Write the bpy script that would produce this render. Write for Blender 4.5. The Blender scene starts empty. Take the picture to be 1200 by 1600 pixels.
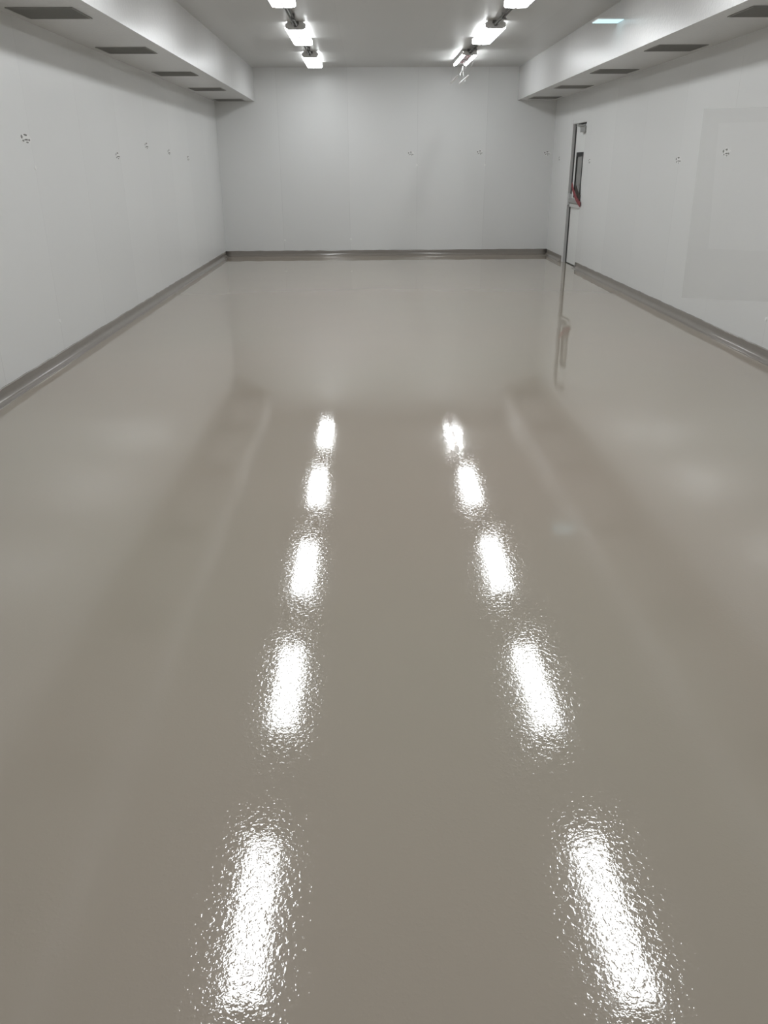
import bpy, bmesh, math, random
from mathutils import Vector, Matrix
random.seed(7)
S = bpy.context.scene
COL = S.collection

# ------------------------------------------------------------------ measures
W, D = 5.856, 15.382          # inside width (x) and back wall (y)
ZC, ZS = 3.029, 2.5245        # ceiling and underside of the side soffits
SL, SR = 0.683, 0.674         # soffit widths
NEAR = -2.6                   # wall behind the photographer
HC = 0.091                    # cove height

# ------------------------------------------------------------------ camera
PITCH, YAW, ROLL, FPX = math.radians(23.316), math.radians(1.0646), math.radians(0.3285), 1254.34
F = Vector((math.sin(YAW)*math.cos(PITCH), math.cos(YAW)*math.cos(PITCH), -math.sin(PITCH)))
R0 = Vector((math.cos(YAW), -math.sin(YAW), 0)); U0 = R0.cross(F)
Rv = R0*math.cos(ROLL) - U0*math.sin(ROLL); Uv = U0*math.cos(ROLL) + R0*math.sin(ROLL)
cam = bpy.data.cameras.new('camera'); co = bpy.data.objects.new('camera', cam); COL.objects.link(co)
m = Matrix((Rv, Uv, -F)).transposed().to_4x4(); m.translation = Vector((2.5633, 0, 1.5))
co.matrix_world = m
cam.sensor_fit = 'VERTICAL'; cam.sensor_height = 24.0; cam.lens = FPX*24.0/1600.0
cam.clip_start = 0.02; cam.clip_end = 100
S.camera = co

# ------------------------------------------------------------------ light and exposure
LAMP = 24.0                   # radiance of a lit diffuser
LAMP_COL = (0.955, 0.983, 1.0)
w = bpy.data.worlds.new('world'); S.world = w; w.use_nodes = True
w.node_tree.nodes['Background'].inputs[0].default_value = (0.0, 0.0, 0.0, 1)
vs = S.view_settings
S.display_settings.display_device = 'sRGB'
vs.view_transform = 'Standard'; vs.look = 'None'; vs.gamma = 1; vs.use_curve_mapping = False
vs.exposure = 0.0
S.cycles.max_bounces = 12; S.cycles.diffuse_bounces = 8; S.cycles.glossy_bounces = 6
S.cycles.sample_clamp_indirect = 10

# ------------------------------------------------------------------ material helpers
def new_mat(name):
    mt = bpy.data.materials.new(name); mt.use_nodes = True
    nt = mt.node_tree
    return mt, nt, nt.nodes['Principled BSDF']
def nd(nt, t, **kw):
    n = nt.nodes.new(t)
    for k, v in kw.items(): setattr(n, k, v)
    return n
def mth(nt, op, a, b=None, c=None):
    n = nd(nt, 'ShaderNodeMath', operation=op)
    for i, v in enumerate((a, b, c)):
        if v is None: continue
        if isinstance(v, (int, float)): n.inputs[i].default_value = v
        else: nt.links.new(v, n.inputs[i])
    return n.outputs[0]
def mix(nt, fac, a, b, mode='MIX'):
    n = nd(nt, 'ShaderNodeMix', data_type='RGBA', blend_type=mode)
    for i, v in ((0, fac), (6, a), (7, b)):
        if isinstance(v, (int, float)): n.inputs[i].default_value = v
        elif isinstance(v, tuple): n.inputs[i].default_value = (*v, 1) if len(v) == 3 else v
        else: nt.links.new(v, n.inputs[i])
    return n.outputs[2]
def noise(nt, vec, scale, detail=2.0, rough=0.5):
    n = nd(nt, 'ShaderNodeTexNoise')
    n.inputs['Scale'].default_value = scale; n.inputs['Detail'].default_value = detail
    n.inputs['Roughness'].default_value = rough
    if vec is not None: nt.links.new(vec, n.inputs['Vector'])
    return n.outputs['Fac']
def bump(nt, h, dist, prev=None, strength=1.0):
    n = nd(nt, 'ShaderNodeBump')
    n.inputs['Strength'].default_value = strength; n.inputs['Distance'].default_value = dist
    nt.links.new(h, n.inputs['Height'])
    if prev is not None: nt.links.new(prev, n.inputs['Normal'])
    return n.outputs['Normal']
def simple(name, col, rough=0.5, metal=0.0, spec=0.5, vary=0.04, scale=30, bmp=0.0):
    mt, nt, b = new_mat(name)
    tc = nd(nt, 'ShaderNodeTexCoord').outputs['Object']
    f = noise(nt, tc, scale)
    c = mix(nt, f, tuple(x*(1-vary) for x in col), tuple(min(1, x*(1+vary)) for x in col))
    nt.links.new(c, b.inputs['Base Color'])
    b.inputs['Roughness'].default_value = rough; b.inputs['Metallic'].default_value = metal
    b.inputs['Specular IOR Level'].default_value = spec
    if bmp: nt.links.new(bump(nt, noise(nt, tc, scale*4), bmp), b.inputs['Normal'])
    return mt
def emit(name, col, strength, rim=0.0):
    mt, nt, b = new_mat(name)
    b.inputs['Base Color'].default_value = (0.8, 0.8, 0.8, 1)
    b.inputs['Roughness'].default_value = 0.4
    b.inputs['Emission Color'].default_value = (*col, 1)
    b.inputs['Emission Strength'].default_value = strength
    return mt
def panel(name, axis, start, pitch, col, rough=0.30, seam=0.72, peel=0.00006, specular=0.33, grain=90):
    """Gloss-painted sandwich panels: seams every `pitch` m along `axis`, orange peel and slight oil-canning."""
    mt, nt, b = new_mat(name)
    tc = nd(nt, 'ShaderNodeTexCoord').outputs['Object']
    c = (*col,)
    if axis is not None:
        sep = nd(nt, 'ShaderNodeSeparateXYZ'); nt.links.new(tc, sep.inputs[0])
        t = mth(nt, 'DIVIDE', mth(nt, 'SUBTRACT', sep.outputs[axis], start), pitch)
        fr = mth(nt, 'FRACT', t); idx = mth(nt, 'FLOOR', t)
        d = mth(nt, 'MULTIPLY', mth(nt, 'MINIMUM', fr, mth(nt, 'SUBTRACT', 1.0, fr)), pitch)
        line = mth(nt, 'LESS_THAN', d, 0.0022)
        wn = nd(nt, 'ShaderNodeTexWhiteNoise', noise_dimensions='1D'); nt.links.new(idx, wn.inputs['W'])
        tone = mix(nt, wn.outputs['Value'], tuple(x*0.975 for x in col), tuple(x*1.015 for x in col))
        worn = noise(nt, tc, 1.7)                      # the sealant line is only clean in places
        fac = mth(nt, 'MULTIPLY', line, mth(nt, 'MULTIPLY_ADD', worn, 1.6, -0.35))
        fac = mth(nt, 'MINIMUM', mth(nt, 'MAXIMUM', fac, 0.05), mth(nt, 'MULTIPLY', line, 1.0))
        cc = mix(nt, fac, tone, tuple(x*seam for x in col))
        nt.links.new(cc, b.inputs['Base Color'])
    else:
        f = noise(nt, tc, 0.8)
        nt.links.new(mix(nt, f, tuple(x*0.98 for x in col), tuple(x*1.01 for x in col)), b.inputs['Base Color'])
    b.inputs['Roughness'].default_value = rough
    b.inputs['Specular IOR Level'].default_value = specular
    n1 = bump(nt, noise(nt, tc, 2.2, 1.0), 0.0016)
    n2 = bump(nt, noise(nt, tc, grain, 2.0), peel, n1)
    nt.links.new(n2, b.inputs['Normal'])
    return mt

WHITE = (0.70, 0.705, 0.70)
SOFFIT = (0.64, 0.64, 0.635)
M_wl = panel('white_panel_left', 1, 5.63-12, 1.2, WHITE)
M_wr = panel('white_panel_right', 1, 7.9-12.5, 1.25, WHITE)
M_wb = panel('white_panel_back', 0, 1.06-1.2, 1.203, WHITE)
M_plain = panel('white_panel_plain', None, 0, 1, WHITE)
M_fascia = panel('white_soffit', 1, 7.85-12.5, 1.25, SOFFIT, rough=0.26, seam=0.7, peel=0.0018, specular=0.3, grain=42)
M_ceil = panel('white_ceiling', 0, 1.06-1.2, 1.203, (0.56, 0.56, 0.55), rough=0.35, seam=0.85)

def floor_mat():
    mt, nt, b = new_mat('grey_epoxy')
    tc = nd(nt, 'ShaderNodeTexCoord').outputs['Object']
    f = noise(nt, tc, 0.35, 1)
    c = mix(nt, f, (0.374, 0.309, 0.263), (0.344, 0.326, 0.266))
    nt.links.new(c, b.inputs['Base Color'])
    b.inputs['Roughness'].default_value = 0.012
    b.inputs['Specular IOR Level'].default_value = 0.72
    n0 = bump(nt, noise(nt, tc, 1.6, 1.0), 0.0011)
    n1 = bump(nt, noise(nt, tc, 4.0, 1.5), 0.00010, n0)
    # orange peel: flat film with scattered dimples, heavier where the coat was rolled last (the near end)
    sep = nd(nt, 'ShaderNodeSeparateXYZ'); nt.links.new(tc, sep.inputs[0])
    yy = mth(nt, 'DIVIDE', mth(nt, 'MAXIMUM', sep.outputs[1], 0.0), 4.2)
    amp = mth(nt, 'DIVIDE', 1.0, mth(nt, 'ADD', 1.0, mth(nt, 'POWER', yy, 3.0)))
    dim = mth(nt, 'MAXIMUM', mth(nt, 'SUBTRACT', noise(nt, tc, 70, 2.0, 0.55), 0.50), 0.0)
    fine = mth(nt, 'MULTIPLY', noise(nt, tc, 130, 1.0), 0.16)
    n2 = bump(nt, mth(nt, 'MULTIPLY', mth(nt, 'ADD', dim, fine), amp), 0.00062, n1)
    nt.links.new(n2, b.inputs['Normal'])
    return mt
M_floor = floor_mat()
M_cove = simple('grey_cove', (0.225, 0.205, 0.183), 0.14, vary=0.05, scale=12, bmp=0.00025)
M_grey = simple('grey_fitting', (0.50, 0.50, 0.50), 0.5)
M_dark = simple('dark_conduit', (0.15, 0.15, 0.147), 0.6)
M_vent = simple('vent_grille_grey', (0.29, 0.29, 0.275), 0.8, vary=0.06)
M_ventf = simple('vent_frame_grey', (0.30, 0.30, 0.29), 0.6)
M_alu = simple('aluminium', (0.55, 0.55, 0.54), 0.35)
M_cap = simple('light_grey_cap', (0.72, 0.72, 0.72), 0.5)
M_black = simple('black_rubber', (0.012, 0.012, 0.012), 0.6)
M_door = simple('white_door', (0.74, 0.75, 0.74), 0.3)
M_steel = simple('satin_steel', (0.36, 0.36, 0.35), 0.35, metal=0.5)
M_red = simple('red_strap', (0.22, 0.035, 0.042), 0.6, vary=0.15)
M_brown = simple('dark_strap', (0.035, 0.022, 0.018), 0.7)
M_white = simple('white_plastic', (0.80, 0.80, 0.79), 0.35)
M_wire = simple('grey_white_wire', (0.42, 0.42, 0.41), 0.5)
M_paper = simple('pale_paper', (0.76, 0.76, 0.75), 0.7)
M_ink = simple('dark_ink', (0.2, 0.2, 0.19), 0.7)
M_pink = simple('pink_gear_tray', (0.62, 0.42, 0.46), 0.5)
M_reflect = simple('grey_film', (0.655, 0.658, 0.65), 0.25, vary=0.01, scale=1)  # tone of a glass reflection, put into the colour
M_reflect2 = simple('pale_film', (0.68, 0.683, 0.676), 0.25, vary=0.01, scale=1)  # paler part of the same painted reflection
M_lamp = emit('lit_diffuser', LAMP_COL, LAMP)
M_side = emit('lit_diffuser_side', LAMP_COL, 5.0)
M_bare = emit('bare_light_strip', LAMP_COL, LAMP*1.8)
M_lampmid = emit('lit_diffuser_centre', (0.88, 0.85, 0.92), 0.95)
M_cyan = emit('pale_blue_light', (0.52, 0.84, 0.95), 0.95)  # glow standing in for a reflection in glass, no real lamp
def pane_mat():
    mt, nt, b = new_mat('door_glass')
    tc = nd(nt, 'ShaderNodeTexCoord').outputs['Object']
    f = noise(nt, tc, 3)
    nt.links.new(mix(nt, f, (0.17, 0.17, 0.165), (0.24, 0.24, 0.23)), b.inputs['Base Color'])
    b.inputs['Roughness'].default_value = 0.06
    return mt
M_pane = pane_mat()

# ------------------------------------------------------------------ mesh helpers
def BM(): return bmesh.new()
def bx(bm, x0, x1, y0, y1, z0, z1, bev=0.0):
    v = [bm.verts.new((x, y, z)) for x in (x0, x1) for y in (y0, y1) for z in (z0, z1)]
    q = [(0,1,3,2), (4,6,7,5), (0,4,5,1), (2,3,7,6), (0,2,6,4), (1,5,7,3)]
    fs = [bm.faces.new([v[i] for i in f]) for f in q]
    if bev:
        es = list({e for f in fs for e in f.edges})
        bmesh.ops.bevel(bm, geom=es, offset=bev, segments=2, affect='EDGES', profile=0.5)
def prism(bm, prof, a, b, axis='y'):
    """prof: closed list of 2-D points, extruded from a to b. axis y: (x,z); axis x: (y,z)."""
    def P(p, t): return (p[0], t, p[1]) if axis == 'y' else (t, p[0], p[1])
    A = [bm.verts.new(P(p, a)) for p in prof]; B = [bm.verts.new(P(p, b)) for p in prof]
    n = len(prof)
    for i in range(n): bm.faces.new((A[i], A[(i+1) % n], B[(i+1) % n], B[i]))
    bm.faces.new(A); bm.faces.new(B[::-1])
def tube(bm, pts, r, seg=8, cap=True):
    pts = [Vector(p) for p in pts]; rings = []
    up = Vector((0, 0, 1))
    for i, p in enumerate(pts):
        t = (pts[min(i+1, len(pts)-1)] - pts[max(i-1, 0)]).normalized()
        a = t.cross(up)
        if a.length < 1e-3: a = t.cross(Vector((1, 0, 0)))
        a.normalize(); b = t.cross(a)
        rings.append([bm.verts.new(p + r*(math.cos(k*2*math.pi/seg)*a + math.sin(k*2*math.pi/seg)*b)) for k in range(seg)])
    for A, B in zip(rings, rings[1:]):
        for k in range(seg): bm.faces.new((A[k], A[(k+1) % seg], B[(k+1) % seg], B[k]))
    if cap: bm.faces.new(rings[0][::-1]); bm.faces.new(rings[-1])
def ribbon(bm, pts, width, thick, wdir):
    """A flat band along pts; wdir: direction of its width."""
    pts = [Vector(p) for p in pts]; rings = []
    wd = Vector(wdir).normalized()
    for i, p in enumerate(pts):
        t = (pts[min(i+1, len(pts)-1)] - pts[max(i-1, 0)]).normalized()
        n = t.cross(wd).normalized(); ww = n.cross(t).normalized()
        rings.append([bm.verts.new(p + sx*width/2*ww + sn*thick/2*n) for sx, sn in ((-1,-1), (1,-1), (1,1), (-1,1))])
    for A, B in zip(rings, rings[1:]):
        for k in range(4): bm.faces.new((A[k], A[(k+1) % 4], B[(k+1) % 4], B[k]))
    bm.faces.new(rings[0][::-1]); bm.faces.new(rings[-1])
def blob(bm, c, r, seg=10):
    res = bmesh.ops.create_uvsphere(bm, u_segments=seg, v_segments=6, radius=1)
    bmesh.ops.transform(bm, matrix=Matrix.Translation(c) @ Matrix.Diagonal((*r, 1)), verts=res['verts'])
def bez(p0, p1, p2, n=10):
    p0, p1, p2 = Vector(p0), Vector(p1), Vector(p2)
    return [(1-t)**2*p0 + 2*t*(1-t)*p1 + t*t*p2 for t in (i/n for i in range(n+1))]
def obj(name, bm, mat, parent=None, smooth=False):
    bmesh.ops.recalc_face_normals(bm, faces=bm.faces)
    me = bpy.data.meshes.new(name); bm.to_mesh(me); bm.free()
    for m_ in (mat if isinstance(mat, (list, tuple)) else [mat]): me.materials.append(m_)
    if smooth:
        for p in me.polygons: p.use_smooth = True
    o = bpy.data.objects.new(name, me); COL.objects.link(o)
    if parent is not None: o.parent = parent
    return o
def tag(o, label, cat, group=None):
    o['label'] = label; o['category'] = cat
    if group: o['group'] = group
    return o
def thing(name, loc, label, cat, group=None):
    o = bpy.data.objects.new(name, None); COL.objects.link(o)
    o.location = loc; o.empty_display_size = 0.1
    return tag(o, label, cat, group)
def struct(o, label=None, cat=None):
    o['kind'] = 'structure'
    if label: o['label'] = label
    if cat: o['category'] = cat
    return o
def dup(root, loc, label):
    r = root.copy(); COL.objects.link(r); r.location = loc; r['label'] = label
    for ch in list(root.children):
        c = ch.copy(); COL.objects.link(c); c.parent = r
        for g in list(ch.children):
            d = g.copy(); COL.objects.link(d); d.parent = c
    return r

# ------------------------------------------------------------------ the room
T = 0.15
DY0, DY1, DH, REC = 13.17, 14.02, 2.10, 0.042      # door opening on the wall at x = W
bm = BM(); bx(bm, -T, W+T, NEAR-T, D+T, -T, 0)
struct(obj('floor', bm, M_floor), 'glossy beige grey poured epoxy floor', 'floor')
bm = BM(); bx(bm, -T, W+T, NEAR-T, D+T, ZC, ZC+T)
struct(obj('ceiling', bm, M_ceil), 'flat white panel ceiling', 'ceiling')
bm = BM(); bx(bm, -T, 0, NEAR, D, 0, ZC)
struct(obj('wall_left', bm, M_wl), 'long glossy white panel wall facing the door wall', 'wall')
bm = BM()
bx(bm, W, W+T, NEAR, DY0, 0, ZC); bx(bm, W, W+T, DY1, D, 0, ZC); bx(bm, W, W+T, DY0, DY1, DH, ZC)
struct(obj('wall_right', bm, M_wr), 'long glossy white panel wall with the door', 'wall')
bm = BM(); bx(bm, -T, W+T, D, D+T, 0, ZC)
struct(obj('wall_back', bm, M_wb), 'white panel end wall', 'wall')
bm = BM(); bx(bm, -T, W+T, NEAR-T, NEAR, 0, ZC)
struct(obj('wall_front', bm, M_plain), 'white panel wall behind the viewer', 'wall')
bm = BM(); bx(bm, 0, SL, NEAR, D, ZS, ZC)
struct(obj('trim_1', bm, M_fascia), 'boxed white soffit along the wall facing the door', 'soffit')
bm = BM(); bx(bm, W-SR, W, NEAR, D, ZS, ZC)
struct(obj('trim_2', bm, M_fascia), 'boxed white soffit above the door wall', 'soffit')

# coved skirting, troweled by hand: upstand, concave radius, feathered toe
def cove(name, p0, p1, inward, label):
    p0, p1, inn = Vector(p0), Vector(p1), Vector(inward)
    L = (p1-p0).length; n = max(2, int(L/0.12)); prof = []
    r = 0.045
    prof.append((0.0, HC)); prof.append((0.006, HC-0.001)); prof.append((0.008, HC-0.008)); prof.append((0.009, r+0.004))
    for k in range(1, 8):
        a = k/8*math.pi/2
        prof.append((0.009 + r*(1-math.cos(a)), 0.004 + r*(1-math.sin(a))))
    prof.append((0.009+r+0.006, 0.0012)); prof.append((0.009+r+0.012, 0.0))
    bm = BM(); rings = []
    for i in range(n+1):
        b = p0.lerp(p1, i/n); dz = random.uniform(-0.0035, 0.0035); dx = random.uniform(-0.004, 0.006)
        ring = []
        for j, (o_, z) in enumerate(prof):
            zz = z + dz*(1 if j < 3 else (0.5 if j == 3 else 0)); oo = o_ + (dx if j >= len(prof)-2 else 0)
            ring.append(bm.verts.new(b + inn*oo + Vector((0, 0, zz))))
        ring.append(bm.verts.new(b))
        rings.append(ring)
    k = len(rings[0])
    for A, B in zip(rings, rings[1:]):
        for j in range(k): bm.faces.new((A[j], A[(j+1) % k], B[(j+1) % k], B[j]))
    bm.faces.new(rings[0]); bm.faces.new(rings[-1][::-1])
    o = obj(name, bm, M_cove)
    struct(o, label, 'skirting')
    for p in o.data.polygons: p.use_smooth = len(p.vertices) == 4
    return o
cove('baseboard_left', (0, NEAR, 0), (0, D, 0), (1, 0, 0), 'taupe coved skirting along the wall facing the door')
cove('baseboard_back', (0, D, 0), (W, D, 0), (0, -1, 0), 'taupe coved skirting along the end wall')
cove('baseboard_right', (W, NEAR, 0), (W, DY0-0.02, 0), (-1, 0, 0), 'taupe coved skirting between viewer and door')
cove('baseboard_corner', (W, DY1+0.10, 0), (W, D, 0), (-1, 0, 0), 'short taupe coved skirting between door and end wall')

# ------------------------------------------------------------------ the door
door = bpy.data.objects.new('door_1', None); COL.objects.link(door); door.location = (W, DY0, 0)
struct(door, 'white door set in the wall, with vision panel and push bar', 'door')
def dbm(): return BM()
def dobj(name, bm, mat, parent=None, label=None):
    # world-coordinates mesh hung on the door
    bmesh.ops.translate(bm, verts=bm.verts, vec=(-W, -DY0, 0))
    o = obj(name, bm, mat, parent or door)
    if label: o['label'] = label
    return o
bm = BM()                                              # reveal lining, three sides, with a thin face flange
bx(bm, W-0.004, W+0.10, DY1-0.012, DY1, 0, DH)
bx(bm, W+0.001, W+0.10, DY0, DY0+0.012, 0, DH)
bx(bm, W+0.001, W+0.10, DY0+0.012, DY1-0.012, DH-0.012, DH)
dobj('frame', bm, M_alu, label='grey aluminium frame lining')
bm = BM()
bx(bm, W-0.003, W-0.0005, DY1, DY1+0.10, 0, DH+0.05)
dobj('casing', bm, M_plain, label='white cover trim')
bm = BM()                                              # the leaf with a cut-out for the pane
LX0, LX1, LY0, LY1, LZ0, LZ1 = W+REC, W+0.10, DY0+0.02, DY1-0.085, 0.014, DH-0.03
PY0, PY1, PZ0, PZ1 = 13.39, 13.81, 1.02, 1.68
bx(bm, LX0, LX1, LY0, PY0, LZ0, LZ1); bx(bm, LX0, LX1, PY1, LY1, LZ0, LZ1)
bx(bm, LX0, LX1, PY0, PY1, LZ0, PZ0); bx(bm, LX0, LX1, PY0, PY1, PZ1, LZ1)
leaf = dobj('door_leaf', bm, M_door)
bm = BM()                                              # gasket
bx(bm, LX0-0.003, LX1, LY1, DY1-0.012, 0, DH-0.012); bx(bm, LX0-0.003, LX1, DY0+0.012, LY0, 0, DH-0.012)
bx(bm, LX0-0.003, LX1, LY0, LY1, LZ1, DH-0.012); bx(bm, LX0-0.002, LX1, LY0, LY1, 0.001, LZ0)
dobj('gasket', bm, M_black, label='black rubber seal')
bm = BM(); e = 0.035
bx(bm, LX0-0.006, LX0+0.02, PY0, PY0+e, PZ0, PZ1); bx(bm, LX0-0.006, LX0+0.02, PY1-e, PY1, PZ0, PZ1)
bx(bm, LX0-0.006, LX0+0.02, PY0+e, PY1-e, PZ0, PZ0+e); bx(bm, LX0-0.006, LX0+0.02, PY0+e, PY1-e, PZ1-0.06, PZ1)
wf = dobj('window_frame', bm, M_black, label='black vision panel frame')
bm = BM(); bx(bm, LX0+0.008, LX0+0.016, PY0+e, PY1-e, PZ0+e, PZ1-0.06)
dobj('window_pane', bm, M_pane, wf)
# closer: body, arm and shoe
bm = BM(); bx(bm, W-0.012, LX0, 13.20, 13.50, 1.955, 2.03, 0.006)
cl = dobj('door_closer', bm, M_steel, label='grey metal door closer')
bm = BM()
tube(bm, [(W+0.014, 13.32, 2.03), (W+0.014, 13.32, 2.055)], 0.012)
tube(bm, [(W+0.012, 13.32, 2.05), (W+0.005, 13.66, 2.058), (W+0.025, 13.72, 2.06)], 0.012)
bx(bm, W-0.004, W+0.04, 13.66, 13.78, 2.045, 2.085)
dobj('closer_arm', bm, M_steel, cl)
# push bar: end housings, bar and lower shroud
bm = BM()
prism(bm, [(LX0, 0.93), (LX0-0.042, 0.935), (LX0-0.052, 0.955), (LX0-0.052, 0.985), (LX0-0.042, 1.0), (LX0, 1.005)], 13.22, 13.92)
pb = dobj('push_bar', bm, M_steel, label='satin metal push bar')
bm = BM(); bx(bm, LX0-0.055, LX0, 13.92, 13.995, 0.90, 1.07, 0.006); dobj('latch_housing', bm, M_grey, pb)
bm = BM(); bx(bm, LX0-0.03, LX0, 13.22, 13.92, 0.875, 0.93, 0.004); dobj('bar_shroud', bm, M_alu, pb)
STRAP = [(13.754, 1.218), (13.50, 1.02), (13.09, 0.94), (13.50, 1.171), (13.38, 1.08), (13.178, 1.03)]   # (y, z) along the door
# the strap sagging across the leaf
t = thing('strap', (W+0.03, 13.4, 0.0), 'red strap with a dark band sagging across the door above its push bar', 'strap')
def tobj(name, bm, mat, root, label=None, smooth=False):
    bmesh.ops.translate(bm, verts=bm.verts, vec=-Vector(root.location))
    o = obj(name, bm, mat, root, smooth)
    if label: o['label'] = label
    return o
bm = BM(); ribbon(bm, bez((W-0.012, STRAP[0][0], STRAP[0][1]), (W-0.014, STRAP[1][0], STRAP[1][1]), (W-0.020, STRAP[2][0], STRAP[2][1]), 14), 0.07, 0.006, (0, 0.3, 1))
tobj('red_band', bm, M_red, t, 'red webbing band')
bm = BM(); ribbon(bm, bez((W-0.006, STRAP[3][0], STRAP[3][1]), (W-0.006, STRAP[4][0], STRAP[4][1]), (W-0.008, STRAP[5][0], STRAP[5][1]), 10), 0.08, 0.005, (0, 0.3, 1))
tobj('dark_band', bm, M_brown, t, 'dark brown band')

# ------------------------------------------------------------------ ceiling light fittings
LEN, WID = 1.265, 0.2417
XL, XR = 1.774, 4.082
HT = ZC - 2.9413                      # fitting hangs this far below the ceiling
def fitting_base(t, open_gear=False):
    bm = BM()                         # tray against the ceiling
    prism(bm, [(-0.085, -0.001), (0.085, -0.001), (0.105, -0.026), (-0.105, -0.026)], 0.012, LEN-0.012)
    obj('housing', bm, M_grey, t)
    for nm, y0, y1 in (('end_cap', -0.006, 0.014), ('end_cap', LEN-0.014, LEN+0.006)):
        bm = BM()
        prism(bm, [(-0.088, -0.001), (0.088, -0.001), (0.118, -0.020), (0.118, -0.060), (0.085, -0.077), (-0.085, -0.077), (-0.118, -0.060), (-0.118, -0.020)], y0, y1)
        obj(nm, bm, M_cap, t)['label'] = 'grey moulded end cap'
    for y in (0.25, LEN-0.25):
        bm = BM(); bx(bm, -0.112, 0.112, y-0.012, y+0.012, -0.030, -0.001); obj('mounting_clip', bm, M_steel, t)
def make_light(loc, label):
    t = thing('ceiling_light', loc, label, 'ceiling light', 'batten lights in two rows on the ceiling')
    fitting_base(t)
    h = WID/2; z0 = -HT
    bm = BM(); prof = [(-h+0.006, -0.027), (-h, -0.05), (-h, z0+0.016), (-h+0.010, z0+0.007)]
    mid = [(x, z0 + 0.005*(x/h)**2) for x in (-0.07, -0.03, -0.011)]
    right = [(-x, z) for x, z in (prof+mid)[::-1]]
    pr = prof + mid + right
    prism(bm, pr, 0.015, LEN-0.015)
    bm.faces.ensure_lookup_table()
    for f in bm.faces:
        c = f.calc_center_median()
        if abs(c.x) < 0.010 and c.z < z0+0.004 and len(f.verts) == 4: f.material_index = 1
        elif abs(c.x) > h-0.008: f.material_index = 2
    obj('diffuser', bm, [M_lamp, M_lampmid, M_side], t)['label'] = 'glowing white ribbed diffuser'
    return t
LY = [3.147, 5.637, 8.03, 10.744, 13.355]
RY = [3.074, 5.577, 8.08, 10.698]
lab_l = ['glowing batten light mirrored as the lowest streak on the floor, opposite the door side',
         'glowing batten light mirrored as the second lowest floor streak, opposite the door side',
         'glowing batten light cut by the top of the photo, opposite the door side',
         'glowing batten light opposite the door side, middle of the three in view',
         'glowing batten light opposite the door side, next to the end wall']
lab_r = ['glowing batten light mirrored as the lowest streak on the floor, on the door side',
         'glowing batten light mirrored as the second lowest floor streak, on the door side',
         'glowing batten light cut by the top of the photo, on the door side',
         'covered glowing batten light before the uncovered one, on the door side']
proto = make_light((XL, LY[0], ZC), lab_l[0])
for y, lb in zip(LY[1:], lab_l[1:]): dup(proto, (XL, y, ZC), lb)
for y, lb in zip(RY, lab_r): dup(proto, (XR, y, ZC), lb)
for x in (XL, XR):                    # unseen pair added over the viewer to brighten the near floor
    for y in (0.55,): dup(proto, (x, y, ZC), 'glowing batten light overhead, outside the frame of the photo')
# the fitting without its cover: bare strips, gear tray, loose wiring, cover dangling on two wires
RX, RYO = 4.077, 13.17
t = thing('open_ceiling_light', (RX, RYO, ZC), 'uncovered batten light with bare wiring and cover rails dangling by the end wall', 'ceiling light', 'batten lights in two rows on the ceiling')
bm = BM(); prism(bm, [(-0.10, -0.001), (0.10, -0.001), (0.106, -0.055), (0.101, -0.055), (0.094, -0.024), (-0.094, -0.024), (-0.101, -0.055), (-0.106, -0.055)], 0, LEN)
obj('housing', bm, M_grey, t)
bm = BM(); prism(bm, [(-0.09, -0.025), (0.09, -0.025), (0.104, -0.045), (0.104, -0.072), (-0.104, -0.072), (-0.104, -0.045)], -0.006, 0.012)
obj('end_cap', bm, M_cap, t)
bm = BM(); prism(bm, [(-0.09, -0.025), (0.09, -0.025), (0.106, -0.040), (0.106, -0.052), (-0.106, -0.052), (-0.106, -0.040)], LEN-0.012, LEN+0.006)
obj('end_cap', bm, M_white, t)['label'] = 'white end cap'
for s in (-1, 1):
    bm = BM(); prism(bm, [(s*0.054, -0.025), (s*0.092, -0.025), (s*0.104, -0.074), (s*0.095, -0.081), (s*0.057, -0.068)], 0.02, LEN-0.013)
    bm.normal_update(); bmesh.ops.recalc_face_normals(bm, faces=bm.faces); bm.normal_update()
    for f in bm.faces:
        if f.normal.z > 0.5 or f.normal.x*s < -0.6: f.material_index = 1
    obj('light_strip', bm, [M_bare, M_cap], t)['label'] = 'glowing white strip'
bm = BM(); prism(bm, [(-0.052, -0.025), (0.052, -0.025), (0.046, -0.045), (-0.046, -0.045)], 0.10, LEN-0.02)
gt = obj('gear_tray', bm, M_pink, t); gt['label'] = 'pinkish gear tray'
bm = BM()
pts = [(-0.032, LEN-0.10, -0.047), (-0.03, 0.85, -0.052), (-0.005, 0.62, -0.055), (0.026, 0.70, -0.056), (0.03, 0.86, -0.055), (0.012, 0.98, -0.052)]
for k in range(len(pts)-1): tube(bm, [pts[k], pts[k+1]], 0.0055, 6)
tube(bm, [(-0.012, 0.14, -0.05), (0.002, 0.30, -0.055), (-0.004, 0.48, -0.054), (-0.005, 0.62, -0.055)], 0.005, 6)
obj('loose_wire', bm, M_dark, gt)['label'] = 'dark looped wire'
bm = BM(); bx(bm, -0.030, 0.012, 0.08, 0.15, -0.062, -0.045); obj('terminal_block', bm, M_red, gt)['label'] = 'small red terminal block'
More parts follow.
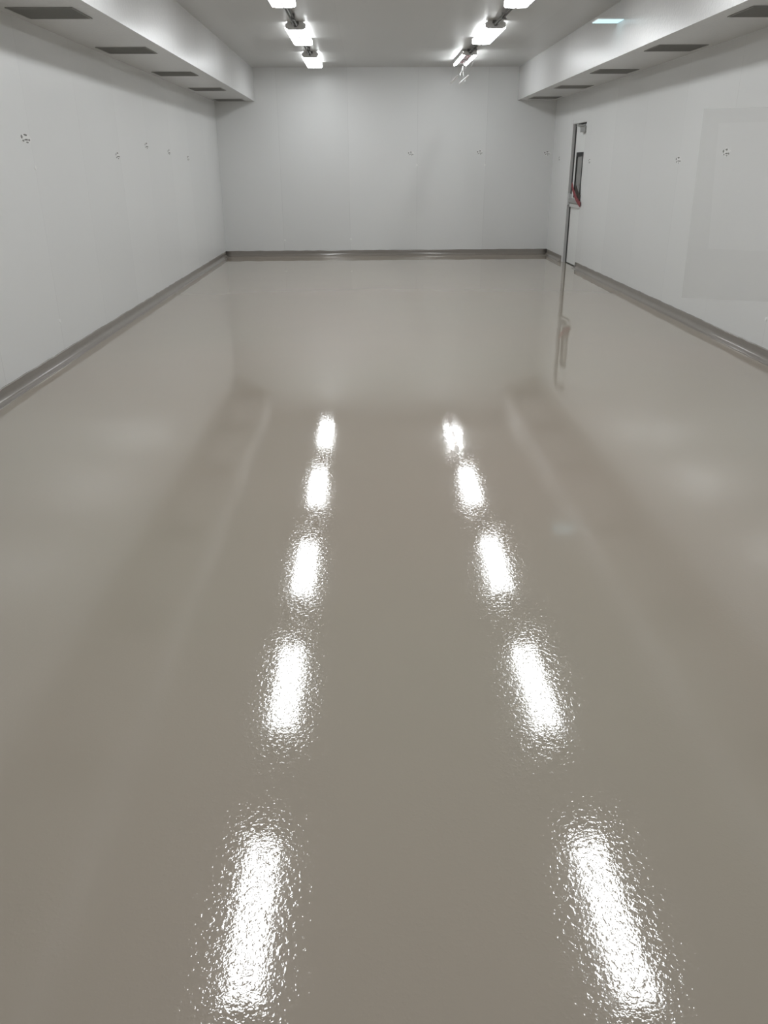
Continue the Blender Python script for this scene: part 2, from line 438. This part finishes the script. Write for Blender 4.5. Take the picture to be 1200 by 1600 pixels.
# dangling wires with connectors
for nm, pts, cpos in (('hanging_wire', bez((0.043, LEN+0.004, -0.080), (0.035, LEN, -0.14), (0.006, LEN-0.02, -0.185), 8), (0.002, LEN-0.022, -0.205)),
                      ('hanging_wire', bez((0.045, LEN+0.004, -0.080), (0.040, LEN, -0.18), (0.075, LEN-0.02, -0.265), 8), (0.083, LEN-0.022, -0.285))):
    bm = BM(); tube(bm, pts, 0.002, 6); wr = obj(nm, bm, M_wire, t); wr['label'] = 'thin white wire'
    bm = BM(); blob(bm, cpos, (0.010, 0.010, 0.018)); obj('connector', bm, M_wire, wr, True)
cz = 2.70 - ZC
for s in (-1, 1):
    bm = BM(); tube(bm, [(s*0.078-0.08, 0.04, cz), (s*0.078-0.08, LEN-0.08, cz)], 0.011, 8)
    obj('cover_rail', bm, M_white, t, True)['label'] = 'thin white rail'
for sx in (-1, 1):
    for y in (0.10, LEN-0.14):
        bm = BM(); tube(bm, [(sx*0.078-0.08, y, cz+0.008), (sx*0.100, y, -0.050)], 0.0008, 5); obj('tie_string', bm, M_wire, t)

# conduit runs between fittings
def conduit(x, y0, y1, label):
    t = thing('conduit', (x, y0, ZC), label, 'conduit', 'conduit runs between the batten lights')
    L = y1-y0
    for s in (-1, 1):
        bm = BM(); tube(bm, [(s*0.017, 0.002, -0.038), (s*0.017, L-0.03, -0.038), (s*0.006, L-0.007, -0.046)], 0.010, 8)
        obj('pipe', bm, M_dark, t)
    for y in (L*0.62,):
        bm = BM(); bx(bm, -0.006, 0.034, y-0.01, y+0.01, -0.052, -0.0005); bx(bm, 0.0, 0.045, y-0.012, y+0.012, -0.058, -0.052)
        obj('pipe_clip', bm, M_dark, t)
    bm = BM(); bx(bm, -0.042, 0.042, L-0.05, L-0.02, -0.028, -0.0005); obj('bracket', bm, M_dark, t)
    return t
conduit(XL, LY[2]+LEN+0.007, LY[3]-0.006, 'dark twin conduit joining the top and middle lights opposite the door')
conduit(XL, LY[3]+LEN+0.007, LY[4]-0.006, 'dark twin conduit running to the last light opposite the door')
conduit(XR, RY[2]+LEN+0.007, RY[3]-0.006, 'dark twin conduit joining the two covered lights on the door side')
conduit(XR, RY[3]+LEN+0.007, RYO-0.006, 'dark twin conduit running to the uncovered light')

# ------------------------------------------------------------------ vents under the soffits
def make_vent(loc, label, wx=0.465, wy=0.45):
    t = thing('soffit_vent', loc, label, 'vent', 'dark vents under the soffits')
    bm = BM(); e = 0.010; z0 = -0.006
    bx(bm, 0, e, 0, wy, z0, -0.0003); bx(bm, wx-e, wx, 0, wy, z0, -0.0003)
    bx(bm, e, wx-e, 0, e, z0, -0.0003); bx(bm, e, wx-e, wy-e, wy, z0, -0.0003)
    obj('frame', bm, M_ventf, t)
    bm = BM(); bx(bm, e, wx-e, e, wy-e, -0.0025, -0.0004); n = 16
    for k in range(1, n):
        y = e + (wy-2*e)*k/n; bx(bm, e, wx-e, y-0.003, y+0.003, -0.0050, -0.0025)
    obj('grille', bm, M_vent, t)
    return t
VL = [2.40, 4.48, 6.55, 8.58, 10.69, 12.79, 14.84]
VR = [2.40, 4.48, 6.55, 8.53, 10.60, 12.65, 14.62]
ordn = ['lowest one mirrored in the floor', 'second lowest one mirrored in the floor', 'largest in view', 'second largest in view',
        'third of five in view', 'fourth of five in view', 'next to the end wall']
vp = None
for xs, ys, side in ((0.074, VL, 'under the soffit facing the door'), (5.31, VR, 'under the soffit on the door side')):
    for y, o_ in zip(ys, ordn):
        lb = 'dark vent ' + side + ', ' + o_
        if vp is None: vp = make_vent((xs, y, ZS), lb)
        else: dup(vp, (xs, y, ZS), lb)

# pale-blue reflection in glass, imitated by a glowing plate on the soffit side
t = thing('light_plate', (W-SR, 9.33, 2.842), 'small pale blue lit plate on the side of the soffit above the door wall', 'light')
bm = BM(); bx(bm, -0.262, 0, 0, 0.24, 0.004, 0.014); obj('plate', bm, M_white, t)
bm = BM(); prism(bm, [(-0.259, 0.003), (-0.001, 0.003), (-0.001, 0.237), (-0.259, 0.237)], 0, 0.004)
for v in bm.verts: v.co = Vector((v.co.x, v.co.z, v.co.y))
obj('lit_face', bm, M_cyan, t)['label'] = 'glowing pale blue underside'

# ------------------------------------------------------------------ marks on the walls
def on_wall(wall, a, z, da, dz, off):
    """a point on a wall: a along it, z up; da,dz offsets; off stands proud into the room."""
    if wall == 'L': return Vector((off, a+da, z+dz))
    if wall == 'R': return Vector((W-off, a+da, z+dz))
    return Vector((a+da, D-off, z+dz))
def flake(bm, wall, pts, t0, t1):
    A = [bm.verts.new(on_wall(wall, 0, 0, a, z, t0)) for a, z in pts]
    B = [bm.verts.new(on_wall(wall, 0, 0, a, z, t1)) for a, z in pts]
    n = len(pts); bm.faces.new(A); bm.faces.new(B[::-1])
    for i in range(n): bm.faces.new((A[i], A[(i+1) % n], B[(i+1) % n], B[i]))
def scrap(wall, a, z, s, label, k):
    """Torn scrap of a label: pale paper with dark printed flecks; s: its width along the wall."""
    rnd = random.Random(k)
    loc = on_wall(wall, a, z, 0, 0, 0)
    t = thing('label_scrap', loc, label, 'sticker', 'torn label scraps on the panel seams')
    sg = -1 if wall == 'L' else 1
    hgt = 0.075
    def ring(cx, cz, rx, rz, n=9, j=0.25):
        return [(a + (cx + rx*math.cos(i*2*math.pi/n)*rnd.uniform(1-j, 1+j)), z + cz + rz*math.sin(i*2*math.pi/n)*rnd.uniform(1-j, 1+j)) for i in range(n)]
    bm = BM(); flake(bm, wall, ring(0, 0, s*0.5, hgt*0.5), 0.0002, 0.0010)
    tobj('paper', bm, M_paper, t)
    dirs = -1 if wall == 'R' else 1
    for cx, cz, rx, rz in ((-0.40, 0.12, 0.09, 0.16), (0.0, 0.30, 0.20, 0.11), (0.02, -0.14, 0.24, 0.08), (0.32, -0.16, 0.09, 0.11), (-0.28, -0.25, 0.10, 0.09), (0.1, -0.38, 0.12, 0.07)):
        bm = BM(); flake(bm, wall, ring(dirs*cx*s, cz*hgt, rx*s, rz*hgt, 7, 0.3), 0.0010, 0.0014)
        tobj('ink_mark', bm, M_ink, t)
opp = 'on the wall facing the door'
for i, (a, z, s, lb) in enumerate([(6.734, 1.707, 0.19, 'torn printed label scrap ' + opp + ', largest and clearest of them'),
        (9.14, 1.614, 0.16, 'small torn label scrap ' + opp + ', second largest of the row'),
        (10.387, 1.734, 0.16, 'faint label scrap ' + opp + ', third of the row'),
        (11.527, 1.682, 0.15, 'faint label scrap ' + opp + ', last but one of the row'),
        (12.726, 1.616, 0.15, 'faint torn label scrap ' + opp + ', closest to the end wall')]): scrap('L', a, z, s, lb, i)
for i, (a, z, lb) in enumerate([(3.356, 1.697, 'torn label scrap on the end wall, farthest from the door of three'),
        (4.569, 1.711, 'torn label scrap on the end wall, middle one of three'),
        (5.753, 1.690, 'torn label scrap on the end wall, beside the corner near the door')]): scrap('B', a, z, 0.105, lb, 20+i)
for i, (a, z, s, lb) in enumerate([(7.961, 1.598, 0.17, 'torn label scrap on the grey film sheet of the door wall'),
        (9.164, 1.542, 0.16, 'torn label scrap on the door wall, just beside the grey film sheet'),
        (12.829, 1.548, 0.11, 'tiny torn label scrap on the door wall, just beside the door'),
        (14.85, 1.60, 0.11, 'tiny torn label scrap on the door wall, between door and corner')]): scrap('R', a, z, s, lb, 40+i)
def plug(wall, a, z, label, r=0.017):
    ax = {'L': 'Y', 'R': 'Y', 'B': 'X'}[wall]
    bm = BM(); n = 14; rings = []
    for rr, hh in ((1.0, 0.0002), (0.95, 0.0035), (0.6, 0.0055)):
        rings.append([bm.verts.new(on_wall(wall, 0, 0, r*rr*math.cos(k*2*math.pi/n), r*rr*math.sin(k*2*math.pi/n), hh)) for k in range(n)])
    for A, B in zip(rings, rings[1:]):
        for k in range(n): bm.faces.new((A[k], A[(k+1) % n], B[(k+1) % n], B[k]))
    bm.faces.new(rings[0][::-1]); bm.faces.new(rings[-1])
    bmesh.ops.translate(bm, verts=bm.verts, vec=-on_wall(wall, 0, 0, 0, 0, 0))
    o = obj('cover_plug', bm, M_white); o.location = on_wall(wall, a, z, 0, 0, 0)
    tag(o, label, 'plug', 'white plugs on the panel seams')
plug('B', 3.459, 1.511, 'white plug on the end wall, below the label scrap farthest from the door')
plug('B', 4.657, 1.505, 'white plug on the end wall, below the middle label scrap')
plug('B', 1.075, 0.27, 'low white plug on the end wall, near the corner opposite the door')
plug('B', 2.275, 0.28, 'low white plug on the end wall, on its second seam from the doorless side')
plug('L', 6.829, 1.502, 'white plug below the largest label scrap on the wall facing the door')
plug('L', 6.82, 0.33, 'low white plug above the skirting of the wall facing the door')
plug('R', 6.66, 0.32, 'low white plug on the door wall at the edge of the photo')

# faint reflection in the viewing glass, painted as thin sheets on the door wall
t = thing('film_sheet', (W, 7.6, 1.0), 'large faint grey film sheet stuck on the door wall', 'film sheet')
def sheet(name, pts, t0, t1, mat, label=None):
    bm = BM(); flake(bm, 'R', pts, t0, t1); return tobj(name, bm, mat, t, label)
sheet('outer_sheet', [(8.552, 0.217), (8.646, 1.994), (5.2, 1.83), (5.2, 0.65)], 0.0001, 0.0005, M_reflect)
sheet('inner_sheet', [(8.05, 0.75), (8.235, 1.852), (5.3, 1.74), (5.3, 0.95)], 0.0005, 0.0008, M_reflect2, 'paler inner sheet')
